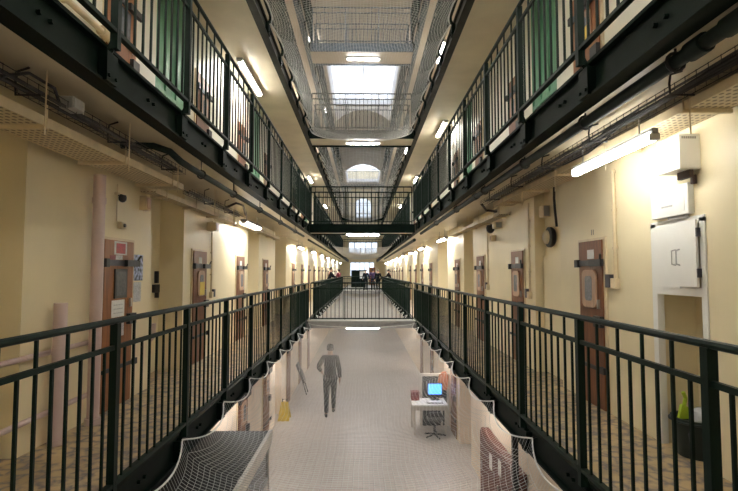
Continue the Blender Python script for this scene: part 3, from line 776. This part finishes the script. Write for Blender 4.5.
# posters on the left wall
o = tag(bx(WL, WL+.004, 6.03, 6.29, 1.40, 1.72).build('poster', 'bluepaper'), 'blue and white patterned poster beside the door with the red sticker', 'poster')
o = tag(bx(WL, WL+.004, 6.05, 6.25, 1.14, 1.38).build('poster', 'inkpaper'), 'pale printed sheet under the patterned poster', 'poster')

# ------------------------------------------------------------------ white cupboard and boxes on the right wall
t = thing('wall_cupboard', 'white cupboard with two doors built into the wall above the bin', 'cupboard', (WR, 4.1, 0))
m = MB()
m.box(WR-.012, WR+.05, 3.74, 3.80, 0, 1.93); m.box(WR-.012, WR+.05, 4.38, 4.45, 0, 1.93)
m.box(WR-.012, WR+.05, 3.80, 4.38, 1.31, 1.38); m.box(WR-.012, WR+.05, 3.74, 4.45, 1.90, 1.95)
m.box(WR, WR+.33, 3.81, 4.39, 1.31, 1.34)
m.build('cupboard_frame', 'white', t)
bx(WR-.02, WR+.0, 4.05, 4.40, 1.37, 1.90).build('cupboard_door', 'white', t, label='closed flush door')
d2 = bx(WR-.045, WR-.025, 3.80, 4.028, 1.385, 1.915).build('cupboard_door', 'white', t, label='slightly raised door with hinges')
for z in (1.46, 1.78): bx(WR-.045, WR-.012, 3.788, 3.80, z, z+.07).build('hinge', 'steel', d2)
MB().tube([(WR-.045, 4.0, 1.56), (WR-.075, 4.0, 1.57), (WR-.075, 4.0, 1.68), (WR-.045, 4.0, 1.69)], .006, 6).build('handle', 'chrome', d2)
d1 = t.children[1]
MB().tube([(WR-.02, 4.09, 1.56), (WR-.055, 4.09, 1.57), (WR-.055, 4.09, 1.68), (WR-.02, 4.09, 1.69)], .006, 6).build('handle', 'chrome', d1)
struct(bx(WR, WR+.34, 3.80, 4.40, 1.95, 2.79).build('wall_infill', 'cream'))
t = thing('wall_box', 'deep white box high on the wall with dark lettering on its end', 'box', (2.55, 3.9, 2.32))
bx(2.47, WR, 3.77, 4.06, 2.31, 2.585).build('box_body', 'white', t, bevel=.006)
for k in range(7):
    bx(2.492+.017*k, 2.503+.017*k, 3.766, 3.77, 2.548, 2.566).build('lettering', 'grey', t)
bx(2.565, 2.60, 3.80, 3.95, 2.25, 2.31).build('bracket', 'edge', t, label='brown bracket')
MB().tube([(2.61, 3.82, 2.27), (2.61, 3.82, 2.2)], .022, 8).build('cable_gland', 'edge', t)
t = thing('wall_box', 'flat white control box under the deep white box', 'box', (2.6, 4.1, 1.95))
bx(2.585, WR, 3.86, 4.36, 1.97, 2.22).build('box_body', 'white', t, bevel=.006)
bx(2.581, 2.585, 3.90, 4.32, 2.0, 2.19).build('front_plate', 'white', t)
bx(2.579, 2.581, 4.05, 4.2, 2.05, 2.065).build('lettering', 'bag', t)
bx(2.60, WR, 3.93, 4.15, 1.945, 1.97).build('cable_duct', 'grey', t)
# bin
bxc, byc = 2.76, 4.10
t = thing('rubbish_bin', 'dark green plastic bin in the opening under the white cupboard', 'bin', (bxc, byc, 0))
MB().lathe([(.0, .01), (.15, .0), (.185, .28), (.195, .28), (.195, .31), (.175, .31), (.17, .29), (.14, .05), (0, .05)], (bxc, byc, 0), 24).build('bin_body', 'bin', t, smooth=True)
ring = [(bxc+.20*cos(a), byc+.20*sin(a), .285) for a in np.linspace(0, 2*pi, 25)]
MB().tube(ring, .010, 6).build('rim', 'bin', t, smooth=True)
MB().tube([(bxc-.15, byc-.15, .28), (bxc-.18, byc-.17, .22), (bxc-.17, byc-.17, .13), (bxc-.13, byc-.14, .09)], .008, 6).build('bin_handle', 'steel', t)
t = thing('dustpan', 'lime green dustpan sticking up out of the bin', 'dustpan', (bxc-.04, byc+.09, .28))
MB().prism([(bxc-.10, .27), (bxc, .27), (bxc-.02, .37), (bxc-.07, .39)], byc+.08, byc+.11).build('pan', 'limeplastic', t)
MB().tube([(bxc-.045, byc+.095, .37), (bxc-.03, byc+.095, .44), (bxc-.05, byc+.095, .49)], .016, 8).build('handle', 'limeplastic', t)
m = MB()
rng = np.random.default_rng(2)
m.lathe([(.01, .25), (.08, .26), (.10, .31), (.085, .36), (.05, .39), (.01, .40)], (bxc+.03, byc-.05, 0), 14)
m.v = [(x+rng.uniform(-.01, .01), y+rng.uniform(-.01, .01), z+rng.uniform(-.01, .01)) for x, y, z in m.v]
tag(m.build('plastic_bag', 'bag', None, smooth=True), 'pale grey plastic bag bulging in the top of the bin', 'bag')

# ------------------------------------------------------------------ ground floor things
t = thing('guard_booth', 'flat dark-roofed booth on the ground floor under the net', 'booth', (-1.8, 5.5, GZ))
bx(-2.31, -1.40, 2.6, 7.5, -.90, -.86).build('roof', 'roofing', t)
bx(-1.40, -1.35, 2.6, 7.52, -1.02, -.84).build('fascia', 'desk', t)
bx(-2.31, -1.40, 7.48, 7.52, -.98, -.87).build('fascia', 'roofing', t)
m = MB()
for y in (2.7, 4.3, 5.9, 7.42): m.box(-1.44, -1.38, y-.03, y+.03, GZ, -1.06)
m.box(-1.44, -1.38, 2.6, 7.45, GZ, GZ+1.0)
m.build('side_wall', 'desk', t)
for a, b in ((2.73, 4.27), (4.33, 5.87), (5.93, 7.39)): bx(-1.42, -1.40, a, b, GZ+1.0, -1.06).build('booth_pane', 'glassgrey', t)
bx(-2.31, -1.44, 7.40, 7.45, GZ, -.96).build('end_wall', 'desk', t)
# yellow wheeled mop bucket
t = thing('wet_floor_sign', 'yellow folding floor sign standing by the ground-floor wall', 'sign', (-2.12, 13.7, GZ))
for e in (-1, 1):
    MB().add([(-2.30, 13.7+e*.16, GZ), (-1.98, 13.7+e*.16, GZ), (-2.05, 13.7+e*.015, GZ+.47), (-2.23, 13.7+e*.015, GZ+.47),
              (-2.30, 13.7+e*.19, GZ), (-1.98, 13.7+e*.19, GZ), (-2.05, 13.7+e*.045, GZ+.47), (-2.23, 13.7+e*.045, GZ+.47)],
             [(0, 1, 2, 3), (4, 7, 6, 5), (0, 4, 5, 1), (1, 5, 6, 2), (2, 6, 7, 3), (3, 7, 4, 0)]).build('panel', 'yellow', t)
MB().tube([(-2.2, 13.7, GZ+.47), (-2.2, 13.7, GZ+.54), (-2.08, 13.7, GZ+.54), (-2.08, 13.7, GZ+.47)], .02, 6).build('handle', 'black', t)
t = thing('folded_chair', 'dark folded chair leaning on the ground-floor wall ahead of the walking person', 'chair', (-2.1, 16.5, GZ))
for e in (-.2, .2):
    MB().tube([(-1.85, 16.6+e, GZ), (-2.0, 16.6+e, GZ+.5), (-2.2, 16.6+e, GZ+.95)], .018, 6).build('leg', 'iron', t)
MB().prism([(-1.96, GZ+.35), (-2.10, GZ+.75), (-2.05, GZ+.77), (-1.91, GZ+.37)], 16.4, 16.8).build('seat', 'black', t)
MB().prism([(-2.12, GZ+.78), (-2.20, GZ+.98), (-2.16, GZ+1.0), (-2.08, GZ+.8)], 16.4, 16.8).build('backrest', 'black', t)
# desk station on the right
t = thing('desk', 'pale desk against the ground-floor wall with a computer screen', 'desk', (1.7, 12.5, GZ))
dx0, dx1, dy0, dy1 = 1.22, 2.1, 12.3, 13.0
bx(dx0, dx1, dy0, dy1, GZ+.70, GZ+.74).build('desktop', 'white', t, bevel=.008)
bx(dx0+.05, dx1-.05, dy0+.02, dy0+.05, GZ+.60, GZ+.70).build('apron', 'desk', t)
for x in (dx0+.03, dx1-.08):
    for y in (dy0+.02, dy1-.07): bx(x, x+.05, y, y+.05, GZ, GZ+.70).build('leg', 'desk', t)
t = thing('computer_monitor', 'computer monitor with a blue screen on the pale desk', 'monitor', (1.85, 12.8, GZ+.74))
bx(1.66, 2.04, 12.80, 12.84, GZ+.86, GZ+1.16).build('monitor_case', 'black', t)
bx(1.68, 2.02, 12.796, 12.80, GZ+.88, GZ+1.14).build('screen', 'screen', t)
bx(1.82, 1.88, 12.82, 12.86, GZ+.74, GZ+.9).build('stand', 'black', t)
bx(1.74, 1.96, 12.76, 12.92, GZ+.74, GZ+.755).build('monitor_base', 'black', t)
t = thing('keyboard', 'white keyboard in front of the blue screen', 'keyboard', (1.8, 12.5, GZ+.74))
bx(1.6, 2.0, 12.42, 12.56, GZ+.74, GZ+.765).build('keyboard_body', 'grey', t); bx(1.62, 1.98, 12.43, 12.55, GZ+.765, GZ+.772).build('key_field', 'paper', t)
t = thing('desk_partition', 'dark panel in a cream frame standing behind the desk', 'partition', (1.8, 13.1, GZ))
bx(1.56, 2.20, 13.10, 13.13, GZ, GZ+1.28).build('partition_panel', 'jacket', t)
m = MB().box(1.50, 1.56, 13.07, 13.15, GZ, GZ+1.34).box(2.20, 2.26, 13.07, 13.15, GZ, GZ+1.34).box(1.50, 2.26, 13.07, 13.15, GZ+1.28, GZ+1.34)
m.build('partition_frame', 'desk', t)
t = thing('storage_box', 'dark red box standing at the end of the pale desk', 'box', (1.3, 12.8, GZ+.74))
bx(1.24, 1.44, 12.72, 12.95, GZ+.74, GZ+.92).build('box_body', 'burgundy', t, bevel=.006); bx(1.235, 1.445, 12.715, 12.955, GZ+.92, GZ+.95).build('lid', 'burgundy', t)
t = thing('office_chair', 'black office chair tucked under the pale desk', 'chair', (1.7, 12.25, GZ))
MB().lathe([(.0, .40), (.2, .40), (.22, .44), (.2, .47), (0, .47)], (1.75, 12.2, GZ), 18).build('seat', 'black', t, smooth=True)
for k in range(5):
    a = 2*pi*k/5; MB().tube([(1.75, 12.2, GZ+.08), (1.75+.27*cos(a), 12.2+.27*sin(a), GZ+.04)], .02, 6).build('base_arm', 'black', t)
MB().tube([(1.75, 12.2, GZ+.05), (1.75, 12.2, GZ+.42)], .03, 8).build('column', 'iron', t)
m = MB().prism([(1.57, GZ+.52), (1.93, GZ+.52), (1.90, GZ+.64), (1.60, GZ+.64)], 12.02, 12.06); m.build('backrest', 'black', t, bevel=.01)
t = thing('hanging_jacket', 'orange jacket hung at the edge of the dark partition', 'jacket', (2.22, 12.95, GZ+.8))
MB().prism([(2.02, GZ+.95), (2.20, GZ+.92), (2.24, GZ+1.3), (2.16, GZ+1.42), (2.06, GZ+1.40), (2.0, GZ+1.25)], 12.98, 13.06).build('jacket_body', 'orange', t, bevel=.02)
MB().tube([(2.03, 13.02, GZ+1.34), (1.99, 13.0, GZ+1.15), (2.0, 12.99, GZ+.98)], .035, 8).build('sleeve', 'orange', t, smooth=True)
# red-brown cabinet with papers
t = thing('metal_cabinet', 'shallow red-brown cabinet under the net with white papers stuck on its front', 'cabinet', (2.2, 8.0, GZ))
bx(2.12, 2.26, 6.9, 9.0, GZ, GZ+1.22).build('cabinet_body', 'redbrown', t, bevel=.008)
for a, b in ((6.93, 7.94), (7.96, 8.97)):
    dr = bx(2.10, 2.12, a, b, GZ+.05, GZ+1.19).build('cabinet_door', 'redbrown', t)
    bx(2.08, 2.10, (a+b)/2+.35, (a+b)/2+.38, GZ+.55, GZ+.7).build('handle', 'chrome', dr)
bx(2.095, 2.10, 8.15, 8.32, GZ+.78, GZ+1.02).build('notice', 'paper', t, label='white paper')
bx(2.095, 2.10, 7.62, 7.78, GZ+.88, GZ+1.12).build('notice', 'paper', t, label='white paper')
t = thing('steel_post', 'black steel post on the ground floor beside the red-brown cabinet', 'post', (2.0, 6.6, GZ))
MB().box(1.97, 2.04, 6.57, 6.64, GZ, -.31).build('post_shaft', 'black', t); MB().box(1.92, 2.09, 6.52, 6.69, GZ, GZ+.02).build('base_plate', 'black', t)

# ------------------------------------------------------------------ people
def skin_mesh(name, J, E, mat, parent, sub=2, root=None):
    names = list(J); idx = {n: i for i, n in enumerate(names)}
    me = bpy.data.meshes.new(name+'_src')
    me.from_pydata([J[n][:3] for n in names], [(idx[a], idx[b]) for a, b in E], [])
    o = bpy.data.objects.new(name+'_src', me); COL.objects.link(o)
    sk = o.modifiers.new('skin', 'SKIN'); sk.use_smooth_shade = True
    if not me.skin_vertices: 
        bpy.context.view_layer.objects.active = o
    sv = me.skin_vertices[0].data if me.skin_vertices else None
    if sv is None:
        raise RuntimeError('no skin layer')
    for n in names:
        r = J[n][3]; rr = r if isinstance(r, tuple) else (r, r)
        sv[idx[n]].radius = rr
    sv[idx[root or names[0]]].use_root = True
    sb = o.modifiers.new('sub', 'SUBSURF'); sb.levels = sub; sb.render_levels = sub
    dg = bpy.context.evaluated_depsgraph_get(); dg.update()
    m2 = bpy.data.meshes.new_from_object(o.evaluated_get(dg)); m2.name = name
    bpy.data.objects.remove(o)
    m2.materials.clear(); m2.materials.append(M[mat])
    for p in m2.polygons: p.use_smooth = True
    ob = bpy.data.objects.new(name, m2); COL.objects.link(ob); ob.parent = parent
    return ob
def person(label, loc, rz, H=1.75, pose='stand', top='jacket', legs='trousers', fingers=False, lean=0.0, hair=True, W=1.0):
    t = thing('person', label, 'person', loc, None, rz)
    k = H/1.75
    J = {}; E = []
    def j(n, x, y, z, r): J[n] = (x*k*W, y*k, z*k, r*k if not isinstance(r, tuple) else (r[0]*k, r[1]*k))
    ly = lean       # upper-body lean forward (+y is forward)
    step = .22 if pose == 'walk' else .04
    j('pelvis', 0, 0, .95, (.15, .11)); j('waist', 0, .02+ly*.2, 1.10, (.135, .10)); j('chest', 0, .03+ly*.6, 1.30, (.165, .115)); j('upper', 0, .02+ly*.9, 1.42, (.13, .09))
    j('neck', 0, .03+ly, 1.50, .055); j('chin', 0, .05+ly*1.1, 1.56, .07); j('head', 0, .045+ly*1.15, 1.65, (.078, .092)); j('crown', 0, .035+ly*1.15, 1.705, .06)
    E += [('pelvis', 'waist'), ('waist', 'chest'), ('chest', 'upper'), ('upper', 'neck'), ('neck', 'chin'), ('chin', 'head'), ('head', 'crown')]
    for s, n in ((-1, 'L'), (1, 'R')):
        sh = step*s if pose == 'walk' else 0
        j('sh'+n, .18*s, .02+ly*.9, 1.42, .062)
        if pose == 'lean': el, wr, hd = (.25*s, .16+ly, 1.20), (.17*s, .36+ly, 1.16), (.10*s, .42+ly, 1.15)
        elif pose == 'walk' and s < 0: el, wr, hd = (.33*s, -.04, 1.20), (.25*s, .14, 1.06), (.22*s, .2, 1.0)
        else: el, wr, hd = (.25*s, -.06*s*(step > .1)-.01, 1.14), (.27*s, .08*(-s if step > .1 else 1), .92), (.265*s, .10*(-s if step > .1 else 1), .84)
        j('el'+n, *el, .046); j('wr'+n, *wr, .032); j('hd'+n, *hd, (.04, .024))
        E += [('upper', 'sh'+n), ('sh'+n, 'el'+n), ('el'+n, 'wr'+n), ('wr'+n, 'hd'+n)]
        if fingers:
            d = np.array(hd)-np.array(wr); d /= np.linalg.norm(d)
            for q in range(4):
                off = np.array([0, (q-1.5)*.02, 0]); L = (.065, .08, .075, .055)[q]
                a = np.array(hd)+off+d*.03; b = a+d*L*.5; c = b+d*L*.4+np.array([-.012*s, 0, 0])
                for i, p in enumerate((a, b, c)): j('f%s%d%d' % (n, q, i), *p, .009-.001*i)
                E += [('hd'+n, 'f%s%d0' % (n, q)), ('f%s%d0' % (n, q), 'f%s%d1' % (n, q)), ('f%s%d1' % (n, q), 'f%s%d2' % (n, q))]
            a = np.array(wr)*.4+np.array(hd)*.6+np.array([-.01*s, .03, 0]); b = a+d*.04+np.array([0, .02, 0])
            j('t%s0' % n, *a, .011); j('t%s1' % n, *b, .009); E += [('hd'+n, 't%s0' % n), ('t%s0' % n, 't%s1' % n)]
        j('hip'+n, .095*s, 0, .88, .092); j('kn'+n, .10*s, sh*.55+.03, .49, .06); j('an'+n, .10*s, sh-.03, .085, .042); j('toe'+n, .115*s, sh+.12, .035, .034)
        E += [('pelvis', 'hip'+n), ('hip'+n, 'kn'+n), ('kn'+n, 'an'+n), ('an'+n, 'toe'+n)]
    skin_mesh('body', J, E, 'skin', t, root='pelvis')
    g = .016*k
    def sub(keys, grow):
        return {n: (*J[n][:3], tuple(q+grow for q in J[n][3]) if isinstance(J[n][3], tuple) else J[n][3]+grow) for n in keys}
    jk = ['pelvis', 'waist', 'chest', 'upper', 'shL', 'elL', 'wrL', 'shR', 'elR', 'wrR']
    JJ = sub(jk, g); JJ['pelvis'] = (*J['pelvis'][:2], J['pelvis'][2]-.04*k, (J['pelvis'][3][0]+.03*k, J['pelvis'][3][1]+.035*k))
    x, y, z, r = J['neck']; JJ['collar'] = (x, y, z-.02*k, .072*k)
    JJ['hem'] = (J['pelvis'][0], J['pelvis'][1], J['pelvis'][2]-.13*k, (.178*k, .135*k))
    skin_mesh('jacket', JJ, [(a, b) for a, b in E if a in JJ and b in JJ]+[('upper', 'collar'), ('pelvis', 'hem')], top, t, root='pelvis')
    tr = ['pelvis', 'hipL', 'knL', 'anL', 'hipR', 'knR', 'anR']
    TT = sub(tr, .014*k)
    skin_mesh('trousers', TT, [(a, b) for a, b in E if a in TT and b in TT], legs, t, root='pelvis')
    for n in 'LR':
        a = J['an'+n]; b = J['toe'+n]
        MB().tube([(a[0], a[1]-.05*k, a[2]-.04*k), (a[0], a[1]+.02*k, a[2]-.03*k), (b[0], b[1], b[2]), (b[0], b[1]+.05*k, b[2]-.005*k)], [.036*k, .046*k, .042*k, .022*k], 10).build('shoe', 'shoe', t, smooth=True, local=True)
    hx, hy, hz, _ = J['head']
    if hair:
        m = MB(); m.lathe([(.094*k, -.06*k), (.103*k, 0), (.098*k, .05*k), (.07*k, .09*k), (.02*k, .108*k)], (0, 0, 0), 16)
        m.v = [(hx+x*.92, hy-.022*k+y*1.02, hz+z+.012*k) for x, y, z in m.v]; m.build('hair', 'hair', t, smooth=True, local=True)
    MB().tube([(hx, hy+.085*k, hz+.02*k), (hx, hy+.112*k, hz-.02*k), (hx, hy+.09*k, hz-.03*k)], [.008*k, .014*k, .01*k], 6).build('nose', 'skin', t, smooth=True, local=True)
    for s in (-1, 1):
        MB().lathe([(.001, -.004), (.011*k, 0), (.001, .004)], (hx+s*.03*k, hy+.088*k, hz+.02*k), 8, 'y').build('eye', 'hair', t, local=True)
        MB().lathe([(.004*k, -.01*k), (.026*k, 0), (.018*k, .01*k)], (hx+s*.086*k, hy-.005*k, hz-.005*k), 10, 'x').build('ear', 'skin', t, smooth=True, local=True)
    MB().box(hx-.022*k, hx+.022*k, hy+.085*k, hy+.097*k, hz-.058*k, hz-.05*k).build('mouth', 'burgundy', t, local=True)
    return t
person('person in dark clothes walking away across the ground floor under the net', (-.93, 14.15, GZ), radians(4), H=1.95, pose='walk', fingers=True, W=.92)
person('person in a dark jacket leaning on the railing of the pink pipe gallery', (-2.12, 30.5, 0), radians(-75), H=1.82, pose='lean', lean=.1, W=1.1)
person('person in a maroon top on the pink pipe gallery beyond the dark-jacketed one', (-1.98, 40.0, 0), radians(-120), H=1.75, pose='stand', top='maroon')
person('person in dark clothes on the cupboard side gallery, far down the hall', (2.1, 37.5, 0), radians(75), H=1.75, pose='lean', lean=.12)
person('person in a purple top standing on the distant bridge', (.85, 42.2, 0), radians(180), H=1.8, top='purple', W=1.05)
person('person in black standing on the distant bridge beside the cream board', (.25, 42.6, 0), radians(170), H=1.75)
person('person in black seen at the railing end of the distant bridge', (1.25, 40.6, 0), radians(150), H=1.72, W=1.1)
# far landing floor and what stands there
struct(bx(EL-.02, ER+.02, C2, YE, -.22, -.0).build('landing_floor', 'grey'))
t = thing('notice_board', 'cream board standing on the distant bridge', 'board', (-.1, 43.2, 0))
bx(-.28, .28, 43.2, 43.24, .95, 1.6).build('board_panel', 'paper', t)
for x in (-.25, .22): bx(x, x+.03, 43.2, 43.24, 0, .95).build('leg', 'iron', t)
t = thing('metal_cabinet', 'dark cabinet standing at the far end of the hall below the windows', 'cabinet', (-.7, 50, 0))
bx(-1.2, .3, 50, 50.5, 0, 1.75).build('cabinet_body', 'girder', t)
for a in (-1.18, -.44): bx(a, a+.72, 49.98, 50, .05, 1.72).build('cabinet_door', 'girder', t)
dn[0] += 1
t = bx(.75, 1.5, YE-.05, YE, 0, 2.1).build('door_%d' % dn[0], 'orangewood'); tag(t, 'orange-brown door in the end wall', None, None, 'structure')
bx(1.35, 1.42, YE-.08, YE-.05, 1.0, 1.1).build('door_handle', 'chrome', t)

# ------------------------------------------------------------------ world, camera
w = bpy.data.worlds.new('sky'); scene.world = w; w.use_nodes = True
bg = w.node_tree.nodes['Background']; bg.inputs[0].default_value = (.86, .91, 1.0, 1); bg.inputs[1].default_value = .8
cam = bpy.data.cameras.new('camera'); cam.lens = 24.0; cam.sensor_width = 36.0
co = bpy.data.objects.new('camera', cam); COL.objects.link(co); scene.camera = co
yaw = math.atan(6/492); pit = math.atan(27/492)
co.location = (0, 0, 1.5); co.rotation_euler = (pi/2+pit, 0, -yaw)
cam.clip_start = .05; cam.clip_end = 200
vs = scene.view_settings; vs.view_transform = 'Standard'; vs.look = 'None'; vs.exposure = 1.9; vs.gamma = 1; vs.use_curve_mapping = False
scene.cycles.max_bounces = 8; scene.cycles.diffuse_bounces = 5; scene.cycles.transparent_max_bounces = 16
scene.cycles.sample_clamp_indirect = 6.0
